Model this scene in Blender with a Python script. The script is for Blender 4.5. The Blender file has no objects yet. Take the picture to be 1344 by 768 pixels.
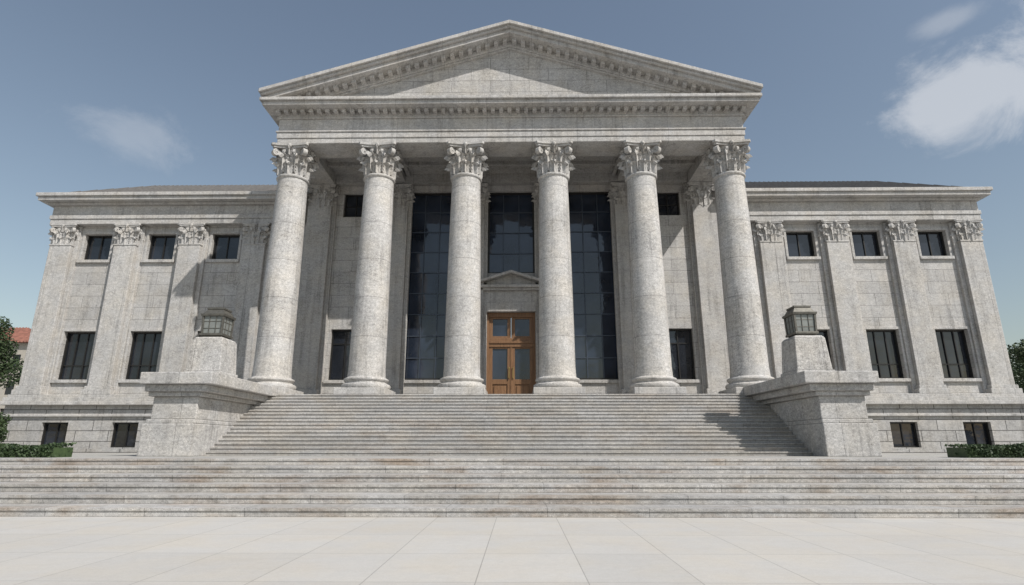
import bpy, math, random
from mathutils import Vector, Matrix
random.seed(7)
R=math.radians
scene=bpy.context.scene

# ---------------------------------------------------------------- node helpers
class NT:
    def __init__(s,tree): s.t=tree; s.n=tree.nodes; s.l=tree.links
    def new(s,typ,**kw):
        n=s.n.new(typ)
        for k,v in kw.items(): setattr(n,k,v)
        return n
    def put(s,sock,v):
        if hasattr(v,'is_linked') or isinstance(v,bpy.types.NodeSocket): s.l.new(v,sock)
        else: sock.default_value=v
    def math(s,op,a,b=None,c=None,clamp=False):
        n=s.new('ShaderNodeMath',operation=op); n.use_clamp=clamp
        s.put(n.inputs[0],a)
        if b is not None: s.put(n.inputs[1],b)
        if c is not None: s.put(n.inputs[2],c)
        return n.outputs[0]
    def vmul(s,a,v):
        n=s.new('ShaderNodeVectorMath',operation='MULTIPLY'); s.put(n.inputs[0],a); n.inputs[1].default_value=v
        return n.outputs[0]
    def noise(s,vec,scale,detail=4,rough=.55,dist=0):
        n=s.new('ShaderNodeTexNoise'); s.l.new(vec,n.inputs['Vector'])
        n.inputs['Scale'].default_value=scale; n.inputs['Detail'].default_value=detail
        n.inputs['Roughness'].default_value=rough; n.inputs['Distortion'].default_value=dist
        return n.outputs[0]
    def mr(s,v,a,b,c,d,smooth=False):
        n=s.new('ShaderNodeMapRange'); n.clamp=True
        if smooth: n.interpolation_type='SMOOTHSTEP'
        s.put(n.inputs[0],v)
        for i,x in enumerate((a,b,c,d)): n.inputs[i+1].default_value=x
        return n.outputs[0]
    def mix(s,f,a,b,blend='MIX'):
        n=s.new('ShaderNodeMix',data_type='RGBA',blend_type=blend)
        s.put(n.inputs[0],f); s.put(n.inputs[6],a); s.put(n.inputs[7],b)
        return n.outputs[2]

def newmat(name):
    m=bpy.data.materials.new(name); m.use_nodes=True
    t=NT(m.node_tree); b=m.node_tree.nodes['Principled BSDF']
    return m,t,b

def rgb(c): return (c[0],c[1],c[2],1)

def stone(name,base,bw=2.2,bh=.75,joint=.012,jdark=.55,var=.12,mott=.5,rough=.8,brown=0,zoff=0.0,offset=.5,flat=False,vein=.5,bump=.25,stain=.42,tread=False):
    m,t,b=newmat(name)
    geo=t.new('ShaderNodeNewGeometry'); P=geo.outputs['Position']
    sp=t.new('ShaderNodeSeparateXYZ'); t.l.new(P,sp.inputs[0])
    sn=t.new('ShaderNodeSeparateXYZ'); t.l.new(geo.outputs['True Normal'],sn.inputs[0])
    ax=t.math('GREATER_THAN',t.math('ABSOLUTE',sn.outputs[0]),.7)
    az=t.math('GREATER_THAN',t.math('ABSOLUTE',sn.outputs[2]),.7)
    def sel(f,a,c): # f?c:a
        return t.math('ADD',t.math('MULTIPLY',a,t.math('SUBTRACT',1,f)),t.math('MULTIPLY',c,f))
    u=sel(ax,sp.outputs[0],sp.outputs[1])
    zz=t.math('ADD',sp.outputs[2],zoff)
    if flat: v=sp.outputs[1]; u=sp.outputs[0]
    elif tread: v=sel(az,zz,t.math('SUBTRACT',zz,bh*.5))
    else: v=sel(az,zz,sp.outputs[1])
    cb=t.new('ShaderNodeCombineXYZ'); t.l.new(u,cb.inputs[0]); t.l.new(v,cb.inputs[1])
    br=t.new('ShaderNodeTexBrick'); br.offset=offset; t.l.new(cb.outputs[0],br.inputs['Vector'])
    br.inputs['Scale'].default_value=1; br.inputs['Brick Width'].default_value=bw; br.inputs['Row Height'].default_value=bh
    br.inputs['Mortar Size'].default_value=joint; br.inputs['Mortar Smooth'].default_value=.3
    br.inputs['Bias'].default_value=0
    br.inputs['Color1'].default_value=(0,0,0,1); br.inputs['Color2'].default_value=(1,1,1,1); br.inputs['Mortar'].default_value=(.5,.5,.5,1)
    blockv=br.outputs['Color']; jf=br.outputs['Fac']
    big=t.noise(P,.35,3)
    mid=t.noise(t.vmul(P,(1,1,2.4)),2.6,9,.74,.8)
    fine=t.noise(P,10,7,.8)
    grain=t.noise(P,40,3,.7)
    veinn=t.noise(t.vmul(P,(1,1,2.0)),1.5,7,.72,1.4)
    vf=t.mr(t.math('ABSOLUTE',t.math('SUBTRACT',veinn,.5)),0,.017,1,0)
    vmask=t.mr(t.noise(P,.9,3),.42,.60,0,1)
    vf=t.math('MULTIPLY',t.math('MULTIPLY',vf,vmask),vein)
    streak=t.mr(t.noise(t.vmul(P,(3.2,3.2,.18)),1,6,.7),.5,.70,0,1)
    streak=t.math('MULTIPLY',streak,t.mr(t.noise(P,.45,3),.38,.6,.25,1))
    pit=t.mr(t.noise(P,7,6,.85),.57,.64,0,1)
    val=t.math('ADD',1-.5*var,t.math('MULTIPLY',blockv,var))
    val=t.math('MULTIPLY',val,t.mr(big,.3,.7,1-.16*mott,1+.14*mott))
    val=t.math('MULTIPLY',val,t.mr(mid,.32,.68,1-.36*mott,1+.26*mott))
    val=t.math('MULTIPLY',val,t.mr(fine,.36,.64,1-.44*mott,1+.34*mott))
    val=t.math('MULTIPLY',val,t.mr(grain,.3,.7,1-.5*mott,1+.45*mott))
    val=t.math('MULTIPLY',val,t.math('SUBTRACT',1,vf))
    val=t.math('MULTIPLY',val,t.math('SUBTRACT',1,t.math('MULTIPLY',streak,stain)))
    val=t.math('MULTIPLY',val,t.math('SUBTRACT',1,t.math('MULTIPLY',pit,.5*mott)))
    val=t.math('MULTIPLY',val,t.math('SUBTRACT',1,t.math('MULTIPLY',jf,jdark)))
    cv=t.new('ShaderNodeCombineXYZ')
    for i in range(3): t.l.new(val,cv.inputs[i])
    warm=t.mix(t.mr(t.noise(P,.8,4),.4,.65,0,1),rgb(base),rgb((base[0]*1.03,base[1]*1.0,base[2]*.95)))
    col=t.mix(1.0,warm,cv.outputs[0],'MULTIPLY')
    if brown:
        bm=t.mr(t.noise(t.vmul(P,(.5,1.4,1.4)),.8,7,.7,.6),.5,.68,0,brown)
        col=t.mix(bm,col,t.mix(1.0,col,(.74,.60,.48,1),'MULTIPLY'))
    t.l.new(col,b.inputs['Base Color'])
    b.inputs['Roughness'].default_value=rough
    b.inputs['Specular IOR Level'].default_value=.3
    h=t.math('ADD',t.math('MULTIPLY',mid,.5),t.math('ADD',t.math('MULTIPLY',fine,.4),t.math('MULTIPLY',grain,.15)))
    h=t.math('SUBTRACT',h,t.math('MULTIPLY',jf,.9))
    bp=t.new('ShaderNodeBump'); bp.inputs['Strength'].default_value=bump; bp.inputs['Distance'].default_value=.04
    t.l.new(h,bp.inputs['Height']); t.l.new(bp.outputs[0],b.inputs['Normal'])
    return m

def gr(v): return (v*1.01,v*.99,v*.965)
M_wall=stone('ashlar_stone',gr(.43),2.3,.78,.014,.55,.14,.5,bump=.3)
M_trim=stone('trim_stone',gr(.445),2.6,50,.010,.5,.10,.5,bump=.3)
M_ceil_shade=stone('portico_ceiling_shaded_stone',gr(.33),2.6,50,.010,.5,.10,.5,bump=.3)  # trim stone with a darker base colour, painting in the portico's shade
M_col=stone('column_stone',gr(.47),60,2.15,.014,.45,.08,.58,vein=.6,zoff=-.7,bump=.35,stain=.42)
M_carve=stone('carved_stone',gr(.43),80,80,.0,.0,.0,.5,vein=.1,bump=.5,stain=.5)
M_base=stone('rusticated_stone',gr(.39),2.0,.62,.028,.65,.14,.5,zoff=.02,bump=.35)
M_cheek=stone('cheek_stone',gr(.43),2.9,60,.010,.5,.08,.7,vein=.5,bump=.5,stain=.45)
M_step=stone('step_granite',gr(.40),2.35,.2,.010,.5,.20,.55,tread=True,brown=.75,vein=.15,bump=.25,stain=.2)
M_stair=stone('stair_granite',gr(.395),2.1,.1706,.008,.5,.18,.5,zoff=-1.2,tread=True,brown=.35,vein=.1,bump=.25,stain=.12)
M_pave=stone('plaza_paving',(.465,.452,.43),1.37,1.9,.008,.36,.08,.09,.75,offset=0.0,flat=True,vein=.0,bump=.1,brown=.1,stain=.0)
M_terr=stone('terrace_paving',(.38,.375,.36),1.2,1.2,.01,.4,.1,.3,flat=True,vein=.05)

def simple(name,c,rough=.5,metal=0,spec=.5,nz=0,scale=5):
    m,t,b=newmat(name)
    if nz:
        tc=t.new('ShaderNodeNewGeometry')
        n=t.noise(tc.outputs['Position'],scale,5,.6)
        f=t.mr(n,.3,.7,0,1)
        t.l.new(t.mix(f,rgb([x*(1-nz) for x in c]),rgb([x*(1+nz) for x in c])),b.inputs['Base Color'])
    else: b.inputs['Base Color'].default_value=rgb(c)
    b.inputs['Roughness'].default_value=rough; b.inputs['Metallic'].default_value=metal
    b.inputs['Specular IOR Level'].default_value=spec
    return m
def glassmat(name,c):
    m,t,b=newmat(name)
    g=t.new('ShaderNodeNewGeometry'); P=g.outputs['Position']
    n=t.noise(P,.5,3,.5); n2=t.noise(P,1.6,2)
    t.l.new(t.mix(t.mr(n,.35,.65,0,1),rgb([x*.6 for x in c]),rgb([x*1.5 for x in c])),b.inputs['Base Color'])
    b.inputs['Roughness'].default_value=.05; b.inputs['Specular IOR Level'].default_value=.75
    bp=t.new('ShaderNodeBump'); bp.inputs['Strength'].default_value=.05; bp.inputs['Distance'].default_value=.2
    t.l.new(n2,bp.inputs['Height']); t.l.new(bp.outputs[0],b.inputs['Normal'])
    return m
M_glass=glassmat('dark_glass',(.015,.018,.024))
M_glassb=glassmat('blue_glass',(.018,.025,.040))
M_frame=simple('bronze_frame',(.022,.021,.020),.45,.3,nz=.2)
M_mull=simple('steel_mullion',(.06,.075,.10),.45,.4)
M_lmetal=simple('lantern_metal',(.12,.115,.10),.55,.5,nz=.3,scale=8)
M_lglass=simple('lantern_glass',(.20,.21,.20),.12,0,nz=.2,scale=2)
M_brass=simple('brass',(.5,.36,.14),.3,1)
M_tile=simple('dark_roof_tile',(.10,.095,.09),.8,nz=.3,scale=3)
M_red=simple('red_roof_tile',(.20,.085,.06),.8,nz=.35,scale=1.5)
M_plas=simple('house_plaster',(.4,.37,.32),.8,nz=.1)
M_bark=simple('bark',(.09,.07,.05),.9,nz=.3,scale=6)
# wood
M_wood,t,b=newmat('oak_wood')
g=t.new('ShaderNodeNewGeometry')
n=t.noise(t.vmul(g.outputs['Position'],(14,14,.9)),1.2,6,.6,1.0)
t.l.new(t.mix(t.mr(n,.3,.7,0,1),(.135,.066,.030,1),(.255,.140,.068,1)),b.inputs['Base Color'])
b.inputs['Roughness'].default_value=.5
# foliage
def leafmat(name,c1,c2):
    m,t,b=newmat(name)
    g=t.new('ShaderNodeNewGeometry')
    n=t.noise(g.outputs['Position'],2.5,3); n2=t.noise(g.outputs['Position'],14,2)
    f=t.math('ADD',t.math('MULTIPLY',n,.6),t.math('MULTIPLY',n2,.4))
    t.l.new(t.mix(t.mr(f,.35,.65,0,1),rgb(c1),rgb(c2)),b.inputs['Base Color'])
    b.inputs['Roughness'].default_value=.6
    return m
M_leaf=leafmat('foliage',(.022,.042,.014),(.058,.09,.032))
M_hedge=leafmat('hedge_foliage',(.02,.04,.014),(.055,.09,.03))

# ---------------------------------------------------------------- mesh helpers
class MB:
    def __init__(s): s.v=[]; s.f=[]
    def add(s,vs,fs):
        o=len(s.v); s.v+= [tuple(p) for p in vs]; s.f+=[tuple(o+i for i in f) for f in fs]
    def hexa(s,p):  # bottom 4 ccw, top 4 ccw
        s.add(p,[(3,2,1,0),(4,5,6,7),(0,1,5,4),(1,2,6,5),(2,3,7,6),(3,0,4,7)])
    def box(s,x0,x1,y0,y1,z0,z1):
        if x0>x1: x0,x1=x1,x0
        s.hexa([(x0,y0,z0),(x1,y0,z0),(x1,y1,z0),(x0,y1,z0),(x0,y0,z1),(x1,y0,z1),(x1,y1,z1),(x0,y1,z1)])
    def frus(s,cx,cy,z0,z1,a0,a1,b0=None,b1=None):
        b0=a0 if b0 is None else b0; b1=a1 if b1 is None else b1
        s.hexa([(cx-a0,cy-b0,z0),(cx+a0,cy-b0,z0),(cx+a0,cy+b0,z0),(cx-a0,cy+b0,z0),
                (cx-a1,cy-b1,z1),(cx+a1,cy-b1,z1),(cx+a1,cy+b1,z1),(cx-a1,cy+b1,z1)])
    def lathe(s,prof,cx=0,cy=0,n=64,cap=True):
        vs=[];fs=[]
        for r,z in prof:
            for i in range(n):
                a=2*math.pi*i/n; vs.append((cx+r*math.cos(a),cy+r*math.sin(a),z))
        for j in range(len(prof)-1):
            for i in range(n):
                k=(i+1)%n; fs.append((j*n+i,j*n+k,(j+1)*n+k,(j+1)*n+i))
        if cap:
            fs.append(tuple(range(n-1,-1,-1))); o=(len(prof)-1)*n; fs.append(tuple(o+i for i in range(n)))
        s.add(vs,fs)
    def mesh(s,name,mat,smooth=None):
        me=bpy.data.meshes.new(name); me.from_pydata(s.v,[],s.f); me.update()
        me.materials.append(mat)
        if smooth is not None:
            for p in me.polygons: p.use_smooth=True
            try: me.set_sharp_from_angle(angle=R(smooth))
            except Exception: pass
        return me
    def obj(s,name,mat,parent=None,smooth=None,bevel=0,loc=None):
        return mkobj(name,s.mesh(name,mat,smooth),parent,bevel,loc)
def mkobj(name,me,parent=None,bevel=0,loc=None,scale=None,rot=None):
    o=bpy.data.objects.new(name,me); scene.collection.objects.link(o)
    if parent: o.parent=parent
    if loc: o.location=loc
    if scale: o.scale=scale
    if rot: o.rotation_euler=rot
    if bevel:
        m=o.modifiers.new('bevel','BEVEL'); m.width=bevel; m.segments=2; m.limit_method='ANGLE'; m.angle_limit=R(40)
    return o
def empty(name,loc=(0,0,0)):
    e=bpy.data.objects.new(name,None); scene.collection.objects.link(e); e.location=loc; e.empty_display_size=.5
    return e
def wall(mb,x0,x1,z0,z1,y,ops,depth=.45):
    xs=sorted({x0,x1}|{o[0] for o in ops}|{o[1] for o in ops}); zs=sorted({z0,z1}|{o[2] for o in ops}|{o[3] for o in ops})
    for i in range(len(xs)-1):
        for j in range(len(zs)-1):
            cx=(xs[i]+xs[i+1])/2; cz=(zs[j]+zs[j+1])/2
            if any(o[0]<cx<o[1] and o[2]<cz<o[3] for o in ops): continue
            mb.add([(xs[i],y,zs[j]),(xs[i+1],y,zs[j]),(xs[i+1],y,zs[j+1]),(xs[i],y,zs[j+1])],[(0,1,2,3)])
    for a,c,d,e in ops:
        Y=y+depth
        mb.add([(a,y,d),(c,y,d),(c,y,e),(a,y,e),(a,Y,d),(c,Y,d),(c,Y,e),(a,Y,e)],
               [(0,4,5,1),(1,5,6,2),(2,6,7,3),(3,7,4,0)])

# ================================================================ BUILDING
B=empty('neoclassical_courthouse')
FL=4.1; YW=35.3; YC=30.3; SP=5.05
glass=MB(); glassb=MB(); frame=MB(); mull=MB()
def window(x0,x1,z0,z1,y,cols,rows,big=False):
    Y=y+.36
    # every pane is its own sheet with a tiny individual tilt, as real glazing has
    rr=list(rows) if isinstance(rows,(list,tuple)) else [i/rows for i in range(1,rows)]
    rz=[0]+rr+[1]; tgt=glassb if big else glass
    for i in range(cols):
        for j in range(len(rz)-1):
            a=x0+(x1-x0)*i/cols; c=x0+(x1-x0)*(i+1)/cols; d=z0+(z1-z0)*rz[j]; e=z0+(z1-z0)*rz[j+1]
            t1,t2=random.uniform(-.012,.012),random.uniform(-.012,.012)
            tgt.add([(a,Y+t1+t2,d),(c,Y-t1+t2,d),(c,Y-t1-t2,e),(a,Y+t1-t2,e)],[(0,1,2,3)])
    fw=.13 if big else .09
    for a,c,d,e in ((x0,x0+fw,z0,z1),(x1-fw,x1,z0,z1),(x0+fw,x1-fw,z0,z0+fw),(x0+fw,x1-fw,z1-fw,z1)):
        frame.box(a,c,Y-.12,Y+.05,d,e)
    mb=mull if big else frame; mw=.028 if big else .03
    for i in range(1,cols):
        x=x0+(x1-x0)*i/cols; mb.box(x-mw,x+mw,Y-.07,Y+.04,z0+fw,z1-fw)
    for r in rr:
        z=z0+(z1-z0)*r; mb.box(x0+fw,x1-fw,Y-.055,Y+.035,z-mw,z+mw)

# --- walls
walls=MB(); sills=MB()
ops=[(-1.55,1.55,12.35,18.1),(-1.55,1.55,FL-.2,9.75)]
for s in (-1,1):
    ops.append(tuple(sorted((s*3.75,s*6.75)))+(5.5,18.1))
    ops.append(tuple(sorted((s*9.55,s*11.35)))+(5.5,8.7))
    ops.append(tuple(sorted((s*9.7,s*11.2)))+(16.3,18.0))
wall(walls,-14.4,14.4,FL-.05,19.3,YW,ops)
for o in ops:
    if o[1]-o[0]>2.5 and o[2]>5: window(*o,YW,3,[i/9 for i in range(1,9)] if o[2]<6 else 4,True)
    elif o[2]>5: window(*o,YW,2,[.72] if o[2]<6 else [.5])
    if 5.4<o[2]<12: sills.box(o[0]-.2,o[1]+.2,YW-.14,YW+.06,o[2]-.2,o[2]-.003)
PX=[16.7+4.25*k for k in range(4)]
for s in (-1,1):
    tx=0 if s<0 else -.25
    wo=[]; bo=[]
    for k in range(3):
        c=s*(PX[k]+2.125)
        wo+= [(c-1.0,c+1.0,5.55,8.6),(c-.9,c+.9,13.35,15.15)]
        bo.append((c-.8,c+.8,1.5,2.95))
    a,c=sorted((s*14.4,s*30.3))
    wall(walls,a,c,4.6,15.7,YW,wo)
    for o in wo:
        window(*o,YW,3 if o[2]<6 else 2,[.3] if o[2]<6 else [])
        sills.box(o[0]-.18,o[1]+.18,YW-.16,YW+.06,o[2]-.2,o[2]-.003)
        # architrave frame round window
        for q in ((o[0]-.16,o[0]-.003),(o[1]+.003,o[1]+.16)): sills.box(q[0],q[1],YW-.05,YW+.05,o[2],o[3]+.003)
        sills.box(o[0]-.16,o[1]+.16,YW-.055,YW+.05,o[3]+.003,o[3]+.17)
    bm=MB(); wall(bm,*sorted((s*14.2,s*30.6)),1.1,3.96,34.75,bo,.4)
    bm.box(*sorted((s*30.6,s*30.1)),34.752,50,1.1,3.96)
    bm.box(*sorted((s*14.2,s*30.75)),34.55,34.9,1.1,1.42)
    bm.obj('basement_wall',M_base,B)
    for o in bo: window(*o,34.72,2,[])
    e=MB()
    e.box(*sorted((s*14.2,s*30.8)),34.42,34.9,3.96,4.18)
    e.box(*sorted((s*14.2,s*30.7)),34.55,35.5,4.18,4.42)
    e.box(*sorted((s*14.2,s*30.55)),34.68,35.6,4.42,4.6)
    e.box(*sorted((s*14.2,s*30.7)),34.6,34.9,3.28,3.42)
    e.obj('water_table',M_trim,B,bevel=.025)
    # end + rear
    walls.box(*sorted((s*30.3,s*29.9)),YW+.003,50,4.6,15.7)
    walls.box(*sorted((s*14.4,s*30.3)),49.6,49.99,1.1,15.7)
    # pilasters
    p=MB()
    for x in PX:
        cx=s*x
        p.box(cx-.95,cx+.95,35.14,YW+.1,4.6,15.66)
        p.box(cx-.70,cx+.70,34.86,YW+.1,5.12,14.3)
        p.box(cx-.80,cx+.80,34.76,YW+.1,4.9,5.12)
        p.box(cx-.92,cx+.92,34.68,YW+.1,4.6,4.9)
        p.box(cx-.74,cx+.74,34.82,YW+.1,14.22,14.32)
    p.obj('wing_pilaster',M_trim,B,bevel=.025)
    # entablature
    e=MB(); xa=s*13.6
    e.box(xa,s*(30.45+tx*.4),34.82,YW+.6,15.7,16.05)
    e.box(xa,s*(30.5+tx*.4),34.76,YW+.6,16.05,16.32)
    e.box(xa,s*(30.42+tx*.4),34.84,YW+.6,16.32,17.0)
    e.box(xa,s*(30.7+tx),34.6,YW+.6,17.0,17.16)
    e.box(xa,s*(31.05+tx),34.2,YW+.6,17.16,17.42)
    e.box(xa,s*(31.15+tx),34.08,YW+.6,17.42,17.66)
    e.box(s*30.0,s*30.42,YW+.6,50,15.7,17.62)
    e.obj('wing_entablature',M_trim,B,bevel=.03)
    # roof (low hip with tile ribs)
    r=MB(); x0,x1=13.2,30.7; y0,y1=34.5,50.3; ym=41.2; zr=21.45; z0=17.67; xr=28.3
    V=[(s*x0,y0,z0),(s*x1,y0,z0),(s*x1,y1,z0),(s*x0,y1,z0),(s*x0,ym,zr),(s*xr,ym,zr)]
    F=[(0,1,5,4),(1,2,5),(2,3,4,5)]
    if s<0: F=[tuple(reversed(f)) for f in F]
    r.add(V,F)
    x=x0+.3
    while x<x1:
        tt=1 if x<xr else (x1-x)/(x1-xr)
        a=(s*x,y0,z0); c=(s*x,y0+(ym-y0)*tt,z0+(zr-z0)*tt); w=.09
        r.add([(a[0]-w,a[1],a[2]),(a[0],a[1],a[2]+.11),(a[0]+w,a[1],a[2]),(c[0]-w,c[1],c[2]),(c[0],c[1],c[2]+.11),(c[0]+w,c[1],c[2])],[(0,1,4,3),(1,2,5,4),(0,2,1)])
        x+=.36
    r.obj('tile_roof',M_tile,B)
walls.obj('facade_wall',M_wall,B); sills.obj('window_sills',M_trim,B,bevel=.015)

# --- portico floor / podium
p=MB(); p.box(-14.2,14.2,29.03,35.4,1.1,FL); p.obj('portico_podium',M_trim,B)

# --- columns
col=MB()
r0,r1=.96,.82
prof=[(1.22,.34),(1.26,.40),(1.28,.48),(1.26,.56),(1.20,.60),(1.10,.62),(1.08,.68),(1.11,.73),(1.15,.76),(1.17,.82),(1.15,.88),(1.08,.91),(1.03,.93)]
zs=[1.0+i*(12.25-1.0)/24 for i in range(25)]
for z in zs:
    u=(z-1.0)/11.25; prof.append((r0-(r0-r1)*(u**1.5),z))
prof[13]=(r0+.03,.97)
prof+=[(r1+.07,12.30),(r1+.09,12.36),(r1+.07,12.42),(r1,12.46)]
col.lathe(prof,n=72)
me_col=col.mesh('column_shaft',M_col,35)
pl=MB(); pl.box(-1.3,1.3,-1.3,1.3,0,.34); me_pl=pl.mesh('column_plinth',M_trim)

# --- Corinthian capital (origin at bottom, height 1.85)
cap=MB(); H=1.85
cap.lathe([(.74,0),(.74,.9),(.78,1.25),(.90,1.62)],n=48)
def leaf(mb,ang,r,z0,h,w,curl,ns=8,nl=14):
    vs=[]; ca,sa=math.cos(ang),math.sin(ang)
    for j in range(nl+1):
        t=j/nl
        zz=z0+h*(math.sin(min(t,.86)/.86*math.pi/2) if t<.86 else 1-((t-.86)/.14)**1.5*.2)
        rr=r+.05+.05*t+curl*(t**3.2)
        ww=w*(.8+.35*math.sin(t*math.pi*.75))*(1 if t<.6 else max(.06,1-((t-.6)/.4)**2.0))
        ww*=1+.22*math.sin(t*math.pi*9)
        for i in range(ns+1):
            s_=(i/ns-.5)*2
            d=-.18*w/.3*abs(s_)**1.6+ .07*math.cos(s_*math.pi*3)
            if abs(s_)<.1: d+=.04
            x=rr+d; y=s_*ww
            vs.append((x*ca-y*sa,x*sa+y*ca,zz-.10*abs(s_)*t))
    fs=[]
    for j in range(nl):
        for i in range(ns):
            a=j*(ns+1)+i; fs.append((a,a+1,a+ns+2,a+ns+1))
    mb.add(vs,fs)
for k in range(8):
    leaf(cap,k*math.pi/4,.79,0,.72,.30,.34)
    leaf(cap,(k+.5)*math.pi/4,.79,.12,1.12,.26,.42)
def volute(mb,ang,r,z,size,w):
    ca,sa=math.cos(ang),math.sin(ang); pts=[]
    pts.append((r-.62,z-.62)); pts.append((r-.45,z-.25)); pts.append((r-.25,z+.02))
    for i in range(26):
        th=math.pi*.6-i*.42; q=size*(1-i/29)
        pts.append((r+q*math.cos(th)*1.0,z-.10+q*math.sin(th)))
    th=.045; vs=[]
    for i,(a,zz) in enumerate(pts):
        wd=w*(.6+.4*min(1,i/6))
        nx=pts[min(i+1,len(pts)-1)]; pv=pts[max(i-1,0)]
        dx,dz=nx[0]-pv[0],nx[1]-pv[1]; L=math.hypot(dx,dz) or 1; ox,oz=-dz/L*th,dx/L*th
        for (px,pz,yy) in ((a+ox,zz+oz,-wd),(a+ox,zz+oz,wd),(a-ox,zz-oz,wd),(a-ox,zz-oz,-wd)):
            vs.append((px*ca-yy*sa,px*sa+yy*ca,pz))
    fs=[]
    for i in range(len(pts)-1):
        for q in range(4):
            a=i*4+q; c=i*4+(q+1)%4; fs.append((a,c,c+4,a+4))
    mb.add(vs,fs)
for k in range(4):
    volute(cap,math.pi/4+k*math.pi/2,1.18,1.42,.20,.13)
    for d in (-.30,.30): volute(cap,k*math.pi/2+d,.92,1.42,.13,.07)
    a=k*math.pi/2; leaf(cap,a,.86,1.15,.5,.13,.16)
# abacus, concave sides
def abacus(mb,z0,z1,a,dip):
    pts=[]
    for k in range(4):
        for i in range(9):
            u=-1+2*i/8*1.0; x=u*(a-.12); y=-(a-dip*(1-u*u))
            c,s_=math.cos(k*math.pi/2),math.sin(k*math.pi/2); pts.append((x*c-y*s_,x*s_+y*c))
    n=len(pts); vs=[(x,y,z0) for x,y in pts]+[(x,y,z1) for x,y in pts]
    fs=[tuple(range(n-1,-1,-1)),tuple(range(n,2*n))]+[(i,(i+1)%n,n+(i+1)%n,n+i) for i in range(n)]
    mb.add(vs,fs)
abacus(cap,1.60,1.72,1.02,.14); abacus(cap,1.72,1.85,1.10,.14)
for k in range(4):
    a=k*math.pi/2; cx,cy=.98*math.cos(a),.98*math.sin(a)
    cap.lathe([(.03,1.58),(.10,1.62),(.13,1.70),(.10,1.80),(.03,1.83)],cx,cy,10)
me_cap=cap.mesh('corinthian_capital',M_carve,50)
XC=[(-2.5+i)*SP for i in range(6)]
for x in XC:
    mkobj('column_shaft',me_col,B,loc=(x,YC,FL))
    mkobj('column_plinth',me_pl,B,loc=(x,YC,FL),bevel=.03)
    mkobj('corinthian_capital',me_cap,B,loc=(x,YC,16.55),scale=(.98,.98,1))
    # respond pilasters on back wall
    p=MB()
    p.box(x-1.0,x+1.0,35.1,YW+.1,FL+.01,19.0)
    p.box(x-.78,x+.78,34.8,YW+.1,FL+.8,16.9)
    p.box(x-.9,x+.9,34.68,YW+.1,FL+.4,FL+.8); p.box(x-1.0,x+1.0,34.58,YW+.1,FL+.01,FL+.4)
    p.obj('portico_pilaster',M_trim,B,bevel=.025)
    mkobj('pilaster_capital',me_cap,B,loc=(x,35.1,16.75),scale=(.9,.42,.89))
for s in (-1,1):
    for x in PX: mkobj('wing_capital',me_cap,B,loc=(s*x,35.16,14.25),scale=(.82,.42,.78))

# --- portico entablature
e=MB(); W=13.42; yf=29.42
def ring(x,y,z0,z1,yb=35.29,t=1.7):
    e.box(-x,x,y,yf+1.75,z0,z1)
    for s in (-1,1): e.box(s*x,s*(W-t),yf+1.75,yb,z0,z1)
ring(W,yf,18.42,18.74); ring(W+.05,yf-.05,18.74,19.1)
ring(W+.11,yf-.11,19.1,19.2)
e.box(-W,W,yf,46,19.2,19.98)
e.box(-W-.1,W+.1,yf-.1,46,19.98,20.08)
# dentil backing
e.box(-W-.06,W+.06,yf-.06,46,20.08,20.42)
e.box(-14.15,14.15,28.58,46,20.42,20.66)
e.box(-14.28,14.28,28.44,46,20.66,20.86)
e.obj('portico_entablature',M_trim,B,bevel=.03)
d=MB()
n=56
for i in range(n+1):
    x=-13.4+26.8*i/n
    d.box(x-.12,x+.12,28.98,yf,20.2,20.417)
for s in (-1,1):
    for i in range(1,13): 
        y=yf+i*.48; d.box(s*(W+.04),s*(13.85),y-.12,y+.12,20.2,20.417)
# pediment
ZA=25.8; XE=14.32; ZE=21.32; m=(ZA-ZE)/XE
def rake(mb,top,th,y0,y1,xe):
    for s in (-1,1):
        za=ZA-top; zb=za-m*xe
        P=[(0,y0,za-th),(s*xe,y0,zb-th),(s*xe,y1,zb-th),(0,y1,za-th),(0,y0,za),(s*xe,y0,zb),(s*xe,y1,zb),(0,y1,za)]
        if s<0: P=[P[1],P[0],P[3],P[2],P[5],P[4],P[7],P[6]]
        mb.hexa(P)
rk=MB()
rake(rk,0,.22,28.30,46,XE); rake(rk,.22,.16,28.44,45.9,XE-.06); rake(rk,.38,.26,28.6,45.8,XE-.2)
rake(rk,.64,.34,yf-.05,30.2,12.6)
rake(rk,.98,.10,yf+.04,30.2,11.8)
rk.obj('raking_cornice',M_trim,B,bevel=.025)
x=.28
while x<12.8:
    for s in (-1,1):
        zt=ZA-.635-m*x; w=.13
        P=[(s*x-w,28.95,zt-.22+m*w*s),(s*x+w,28.95,zt-.22-m*w*s),(s*x+w,yf,zt-.22-m*w*s),(s*x-w,yf,zt-.22+m*w*s)]
        P+=[(a,b_,c+.22) for a,b_,c in P]
        d.hexa(P)
    x+=.52
d.obj('modillions',M_trim,B,bevel=.02)
ty=MB(); ty.add([(-13.2,yf+.22,20.8),(13.2,yf+.22,20.8),(0,yf+.22,ZA-.9)],[(0,1,2)])
ty.obj('tympanum',M_wall,B)
ty=MB(); ty.add([(-13.4,45.7,20.8),(13.4,45.7,20.8),(0,45.7,ZA-.5)],[(2,1,0)]); ty.obj('rear_gable',M_wall,B)
p=MB()
for s in (-1,1): p.box(s*13.4,s*13.0,YW+.6,46,15.6,19.2)
p.obj('central_block_wall',M_wall,B)
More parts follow.
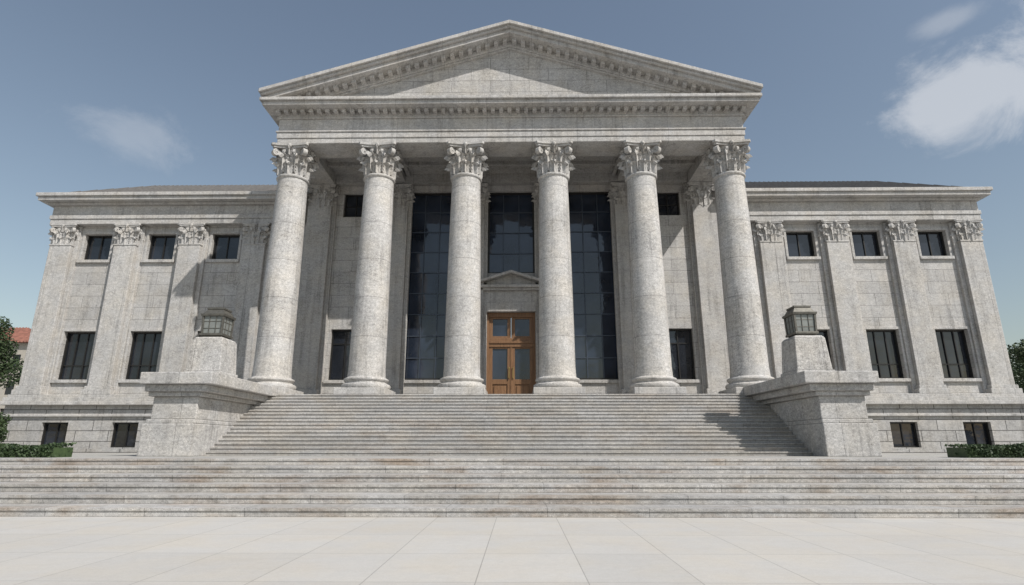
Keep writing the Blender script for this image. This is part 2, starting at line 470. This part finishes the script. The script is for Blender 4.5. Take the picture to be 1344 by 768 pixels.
# ceiling & beams
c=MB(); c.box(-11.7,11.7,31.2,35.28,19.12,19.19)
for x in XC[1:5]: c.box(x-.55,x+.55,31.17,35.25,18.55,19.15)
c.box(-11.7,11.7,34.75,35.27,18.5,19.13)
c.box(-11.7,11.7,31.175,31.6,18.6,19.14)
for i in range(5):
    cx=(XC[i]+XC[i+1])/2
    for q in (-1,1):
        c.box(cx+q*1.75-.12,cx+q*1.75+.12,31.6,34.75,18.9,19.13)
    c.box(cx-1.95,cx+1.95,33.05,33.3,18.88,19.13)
c.obj('portico_ceiling',M_ceil_shade,B,bevel=.02)

# --- door
s_=MB()
for q in (-1,1): 
    s_.box(q*1.56,q*2.0,34.98,YW+.1,FL,10.35); s_.box(q*2.0,q*2.15,35.1,YW+.1,FL,10.35)
s_.box(-1.56,1.56,34.98,YW+.1,9.75,10.35)
s_.box(-2.02,2.02,35.04,YW+.1,10.35,11.1)
s_.box(-2.2,2.2,34.8,YW+.1,11.1,11.25); s_.box(-2.35,2.35,34.65,YW+.1,11.25,11.42)
for q in (-1,1):
    P=[(0,34.6,12.2),(q*2.45,34.6,11.42),(q*2.45,YW+.1,11.42),(0,YW+.1,12.2)]
    P+=[(a,b_,c_+.17) for a,b_,c_ in P]
    if q<0: P=[P[1],P[0],P[3],P[2],P[5],P[4],P[7],P[6]]
    s_.hexa(P)
s_.add([(-2.3,35.1,11.42),(2.3,35.1,11.42),(0,35.1,12.22)],[(0,1,2)])
s_.obj('door_surround',M_trim,B,bevel=.02)
dr=MB(); y=YW+.12; z0=FL+.02; zt=9.75
dr.box(-1.55,-1.38,y-.1,y+.2,z0,zt); dr.box(1.38,1.55,y-.1,y+.2,z0,zt); dr.box(-1.38,1.38,y-.1,y+.2,9.46,zt)
dr.box(-1.38,1.38,y-.06,y+.2,7.56,8.12); dr.box(-1.38,1.38,y-.12,y-.05,7.78,7.92)
gl=MB()
def panel(x0,x1,z0,z1,g):
    if g: gl.box(x0,x1,y+.08,y+.1,z0,z1)
    else: dr.box(x0,x1,y+.06,y+.1,z0,z1); dr.box(x0+.1,x1-.1,y+.01,y+.07,z0+.1,z1-.1)
def leafd(x0,x1,rows):
    st=.22
    dr.box(x0,x0+st,y,y+.12,rows[0][0]-.16,rows[-1][1]+.14); dr.box(x1-st,x1,y,y+.12,rows[0][0]-.16,rows[-1][1]+.14)
    pz=rows[0][0]-.16
    for a,c_,g in rows:
        dr.box(x0+st,x1-st,y+.003,y+.118,pz,a); panel(x0+st,x1-st,a,c_,g); pz=c_
    dr.box(x0+st,x1-st,y+.003,y+.118,pz,rows[-1][1]+.14)
for q in (-1,1):
    a,c_=sorted((q*.015,q*1.38))
    leafd(a,c_,[(FL+.2,5.25,False),(5.55,7.45,True)])
    leafd(a,c_,[(8.25,9.35,True)])
    dr.box(*sorted((q*.0,q*.05)),y-.04,y+.1,FL+.03,7.55)
dr.obj('entrance_door',M_wood,B,bevel=.012)
gl.obj('door_glass',M_glassb,B)
hd=MB()
for q in (-1,1):
    hd.box(q*.10,q*.15,y-.12,y-.08,5.6,6.3); hd.box(q*.10,q*.15,y-.1,y+.01,5.62,5.68); hd.box(q*.10,q*.15,y-.1,y+.01,6.22,6.28)
hd.obj('door_handles',M_brass,B,bevel=.008)
glass.obj('window_glass',M_glass,B); glassb.obj('tall_window_glass',M_glassb,B)
frame.obj('window_frames',M_frame,B); mull.obj('window_mullions',M_mull,B)

# ================================================================ STAIRS
st=MB(); N=17; h=(FL-1.2)/N; run=(29.0-24.2)/(N-1)
for k in range(N):
    y0=24.2+k*run; z1=1.2+(k+1)*h
    st.box(-12.45,12.45,y0,29.04 if k<N-1 else 29.6,z1-h-.01,z1-.002)
    st.box(-12.448,12.448,y0-.04,y0+.2,z1-.06,z1+.002)
st.obj('entrance_staircase',M_stair,bevel=.008)
ls=MB()
for k in range(6):
    y0=14.1+.98*k
    ls.box(-45,45,y0,y0+1.3 if k<5 else 20.2,.2*k-.01,.2*k+.198)
    ls.box(-44.99,44.99,y0-.03,y0+.4,.2*k+.125,.2*k+.201)
ls.obj('plaza_steps',M_step,bevel=.014)
tr=MB(); tr.box(-70,70,20.2,75,0,1.196); tr.obj('terrace_pavement',M_terr)
# cheek walls + lanterns
for s in (-1,1):
    c=MB()
    def cb(x0,x1,y0,z0,z1,yb=29.05): c.box(s*x0,s*x1,y0,yb,z0,z1)
    cb(12.35,14.45,23.0,1.19,2.45)
    cb(12.38,14.37,23.1,2.45,2.62)
    cb(12.42,14.25,23.2,2.62,3.52)
    cb(12.25,14.40,23.05,3.52,3.70)
    cb(12.0,14.50,22.92,3.70,3.98)
    cb(11.72,14.62,22.70,3.98,4.45)
    c.obj('stair_cheek_wall',M_cheek,bevel=.035)
    L=empty('lantern_pedestal',(s*12.58,24.2,4.45))
    p=MB(); p.frus(0,0,0,.14,.78,.77); p.frus(0,0,.14,1.50,.72,.63); p.frus(0,0,1.50,1.60,.63,.54)
    p.obj('pedestal',M_cheek,L,bevel=.03)
    g_=MB(); g_.frus(0,0,1.76,2.52,.43,.45); g_.obj('lantern_glass',M_lglass,L,).scale=(.93,.93,1)
    q=MB(); q.frus(0,0,1.60,1.68,.42,.42); q.frus(0,0,1.68,1.78,.52,.52)
    for a in (-1,1):
        for b_ in (-1,1):
            w=.045
            P=[(a*.44-w,b_*.44-w,1.77),(a*.44+w,b_*.44-w,1.77),(a*.44+w,b_*.44+w,1.77),(a*.44-w,b_*.44+w,1.77)]
            P+=[(x+a*.025,yy+b_*.025,2.54) for x,yy,z in P]; q.hexa(P)
        for t_ in (-.15,.15):
            w=.015
            for ax in (0,1):
                def pt(u,v_,z): return (u,v_,z) if ax==0 else (v_,u,z)
                A=[pt(t_-w,a*.445-w,1.77),pt(t_+w,a*.445-w,1.77),pt(t_+w,a*.445+w,1.77),pt(t_-w,a*.445+w,1.77),
                   pt(t_-w,a*.465-w,2.54),pt(t_+w,a*.465-w,2.54),pt(t_+w,a*.465+w,2.54),pt(t_-w,a*.465+w,2.54)]
                q.hexa(A)
    q.frus(0,0,2.28,2.31,.458,.460); q.frus(0,0,1.98,2.01,.453,.455)
    q.frus(0,0,2.52,2.62,.54,.56); q.frus(0,0,2.62,2.84,.50,.36); q.frus(0,0,2.84,2.92,.39,.39)
    q.obj('lantern_frame',M_lmetal,L,bevel=.01).scale=(.93,.93,1)

# ================================================================ GROUND
g=MB(); g.add([(-3000,-3000,-.004),(3000,-3000,-.004),(3000,3000,-.004),(-3000,3000,-.004)],[(0,1,2,3)])
g.obj('ground',simple('ground_asphalt',(.2,.19,.18),.9,nz=.2,scale=.3))
g=MB(); g.add([(-70,-60,0),(70,-60,0),(70,14.2,0),(-70,14.2,0)],[(0,1,2,3)]); g.obj('plaza_pavement',M_pave)

# ================================================================ VEGETATION
def leaves(mb,c,rad,n,size,surf=.5):
    for _ in range(n):
        while True:
            p=Vector((random.uniform(-1,1),random.uniform(-1,1),random.uniform(-1,1)))
            if surf<p.length<=1: break
        p=Vector((p.x*rad[0],p.y*rad[1],p.z*rad[2]))+Vector(c)
        u=Vector((random.gauss(0,1),random.gauss(0,1),random.gauss(0,.6))).normalized()
        v=u.cross(Vector((random.gauss(0,1),random.gauss(0,1),random.gauss(0,1)))).normalized()
        s_=size*random.uniform(.6,1.3)
        mb.add([p-u*s_,p+v*s_*.5,p+u*s_,p-v*s_*.5],[(0,1,2,3)])
def limb(mb,p0,p1,r0,r1,n=8):
    d=(Vector(p1)-Vector(p0)).normalized(); a=d.orthogonal().normalized(); b_=d.cross(a)
    vs=[]
    for p,r in ((p0,r0),(p1,r1)):
        for i in range(n):
            t_=2*math.pi*i/n; vs.append(Vector(p)+a*r*math.cos(t_)+b_*r*math.sin(t_))
    mb.add(vs,[(i,(i+1)%n,n+(i+1)%n,n+i) for i in range(n)])
def tree(x,y,z,ht,cr,seed):
    random.seed(seed)
    T=empty('broadleaf_tree',(x,y,z)); tb=MB(); lv=MB()
    limb(tb,(0,0,-.1),(0,.1,ht*.25),.32,.24); limb(tb,(0,.1,ht*.25),(.15,0,ht*.5),.24,.18); limb(tb,(.15,0,ht*.5),(0,0,ht*.85),.18,.05)
    for i in range(26):
        a=random.uniform(0,6.28); zz=random.uniform(.33,.97)*ht
        rr=cr*math.sqrt(max(.1,1-((zz/ht-.6)/.42)**2))*random.uniform(.35,.9)
        e_=(rr*math.cos(a),rr*math.sin(a),zz)
        limb(tb,(.08,0,max(ht*.22,zz-ht*.2)),e_,.10,.03,6)
        q=cr*random.uniform(.26,.42)
        leaves(lv,e_,(q,q,q*.75),520,.13,.3)
    tb.obj('trunk',M_bark,T); lv.obj('crown',M_leaf,T)
tree(-44.9,46,1.2,10.3,4.0,3); tree(43.2,46,1.2,9.2,3.9,5); tree(-52,52,1.2,9.5,4.2,11); tree(51,55,1.2,9.5,4.2,12)
random.seed(21)
for s in (-1,1):
    hb=MB(); n=13000
    x0,x1=15.9,32
    for _ in range(n):
        x=random.uniform(x0,x1); yy=random.uniform(20.6,21.7)
        top=1.62+.05*math.sin(x*2.1)+.03*math.sin(x*5.7+s)
        z=random.uniform(1.2,top)
        f=random.random()
        if f<.45: z=top-abs(random.gauss(0,.03))
        elif f<.85: yy=20.6+abs(random.gauss(0,.05))
        u=Vector((random.gauss(0,1),random.gauss(0,1),random.gauss(0,1))).normalized(); v=u.cross(Vector((random.gauss(0,1),random.gauss(0,1),random.gauss(0,1)))).normalized()
        c=Vector((s*x,yy,z)); q=random.uniform(.03,.065)
        hb.add([c-u*q,c+v*q*.6,c+u*q,c-v*q*.6],[(0,1,2,3)])
    hb.box(s*(x0+.05),s*x1,20.68,21.65,1.19,1.54)
    hb.obj('clipped_hedge',M_hedge)
    # shrub
    S=empty('shrub',(s*28.6,32.0,1.2)); lv=MB(); tb=MB()
    for i in range(9):
        a=random.uniform(0,6.28); e_=(.6*math.cos(a)*random.random(),.6*math.sin(a)*random.random(),random.uniform(.4,1.8))
        limb(tb,(0,0,0),e_,.05,.02,6); leaves(lv,e_,(.5,.5,.42),420,.08,.2)
    tb.obj('stems',M_bark,S); lv.obj('leaves',M_leaf,S)

# ================================================================ NEIGHBOURING HOUSES
def house(x,y,w,d_,h_,rh):
    Hs=empty('tile_roof_house',(x,y,0)); p=MB(); ws=[]
    n=int(w/3)
    for k in range(n):
        for f in range(int(h_/3.4)):
            cx=-w/2+(k+.5)*w/n; ws.append((cx-.6,cx+.6,1+f*3.4,2.7+f*3.4))
    wall(p,-w/2,w/2,0,h_,-d_/2,ws,.3)
    p.box(-w/2,w/2,-d_/2+.32,d_/2,0,h_-.01)
    p.obj('walls',M_plas,Hs)
    g_=MB()
    for o in ws: g_.box(o[0],o[1],-d_/2+.2,-d_/2+.3,o[2],o[3])
    g_.obj('windows',M_glass,Hs)
    r=MB(); a,b_=w/2+.6,d_/2+.6
    r.add([(-a,-b_,h_),(a,-b_,h_),(a,b_,h_),(-a,b_,h_),(-a+b_,0,h_+rh),(a-b_,0,h_+rh)],[(0,1,5,4),(1,2,5),(2,3,4,5),(3,0,4),(3,2,1,0)])
    k=-a+.3
    while k<a:
        t_=min(1,(a-abs(k))/b_); 
        r.add([(k-.1,-b_,h_),(k,-b_,h_+.12),(k+.1,-b_,h_),(k-.1,-b_+b_*t_,h_+rh*t_),(k,-b_+b_*t_,h_+rh*t_+.12),(k+.1,-b_+b_*t_,h_+rh*t_)],[(0,1,4,3),(1,2,5,4)])
        k+=.45
    r.obj('roof',M_red,Hs)
house(-74.5,78,24,12,14.4,3.2); house(88,78,24,12,15.5,3.6)

# ================================================================ LIGHT + SKY
az=R(48); el=R(46)          # sun to the right of and behind the camera
sd=Vector((math.sin(az)*math.cos(el),-math.cos(az)*math.cos(el),math.sin(el)))
sun=bpy.data.lights.new('sun','SUN'); sun.energy=4.9; sun.angle=R(.53); sun.color=(1,.955,.895)
so=bpy.data.objects.new('sun',sun); scene.collection.objects.link(so); so.rotation_euler=(-sd).to_track_quat('-Z','Y').to_euler(); so.location=(40,-40,60)
w=bpy.data.worlds.new('World'); scene.world=w; w.use_nodes=True
t=NT(w.node_tree); t.n.clear()
sky=t.new('ShaderNodeTexSky',sky_type='NISHITA'); sky.sun_disc=False; sky.sun_elevation=el; sky.sun_rotation=math.pi-az
sky.air_density=1.45; sky.dust_density=1.0; sky.ozone_density=1.0
hs=t.new('ShaderNodeHueSaturation'); hs.inputs['Saturation'].default_value=.83; t.l.new(sky.outputs[0],hs.inputs['Color'])
bg=t.new('ShaderNodeBackground'); bg.inputs[1].default_value=.10; t.l.new(hs.outputs[0],bg.inputs[0])
tc=t.new('ShaderNodeTexCoord'); D=tc.outputs['Generated']
n1=t.noise(D,7,9,.66,.4); 
def cloud(c,sc,op,amp):
    s1=t.new('ShaderNodeVectorMath',operation='SUBTRACT'); t.l.new(D,s1.inputs[0]); s1.inputs[1].default_value=c
    s2=t.vmul(s1.outputs[0],sc); ln=t.new('ShaderNodeVectorMath',operation='LENGTH'); t.l.new(s2,ln.inputs[0])
    dd=t.math('ADD',ln.outputs['Value'],t.math('MULTIPLY',t.math('SUBTRACT',n1,.5),amp))
    return t.mr(dd,.25,1.15,op,0,True)
f=t.math('MAXIMUM',cloud((.590,.672,.452),(8.5,8.5,15),.72,3.6),cloud((-.540,.713,.424),(15,15,28),.28,3.0))
f=t.math('MAXIMUM',f,cloud((.556,.637,.535),(22,22,60),.32,2.0))
cb_=t.new('ShaderNodeBackground'); cb_.inputs[0].default_value=(.68,.71,.76,1); cb_.inputs[1].default_value=.95
mx=t.new('ShaderNodeMixShader'); t.l.new(f,mx.inputs[0]); t.l.new(bg.outputs[0],mx.inputs[1]); t.l.new(cb_.outputs[0],mx.inputs[2])
out=t.new('ShaderNodeOutputWorld'); t.l.new(mx.outputs[0],out.inputs[0])

cam=bpy.data.cameras.new('camera'); co=bpy.data.objects.new('camera',cam); scene.collection.objects.link(co)
cam.lens=20.1; cam.sensor_width=36; cam.clip_end=6000; cam.clip_start=.1
co.location=(.55,0,1.6); co.rotation_euler=(R(105),0,R(.8))
scene.camera=co
scene.view_settings.view_transform='Standard'; scene.view_settings.look='None'; scene.view_settings.exposure=0
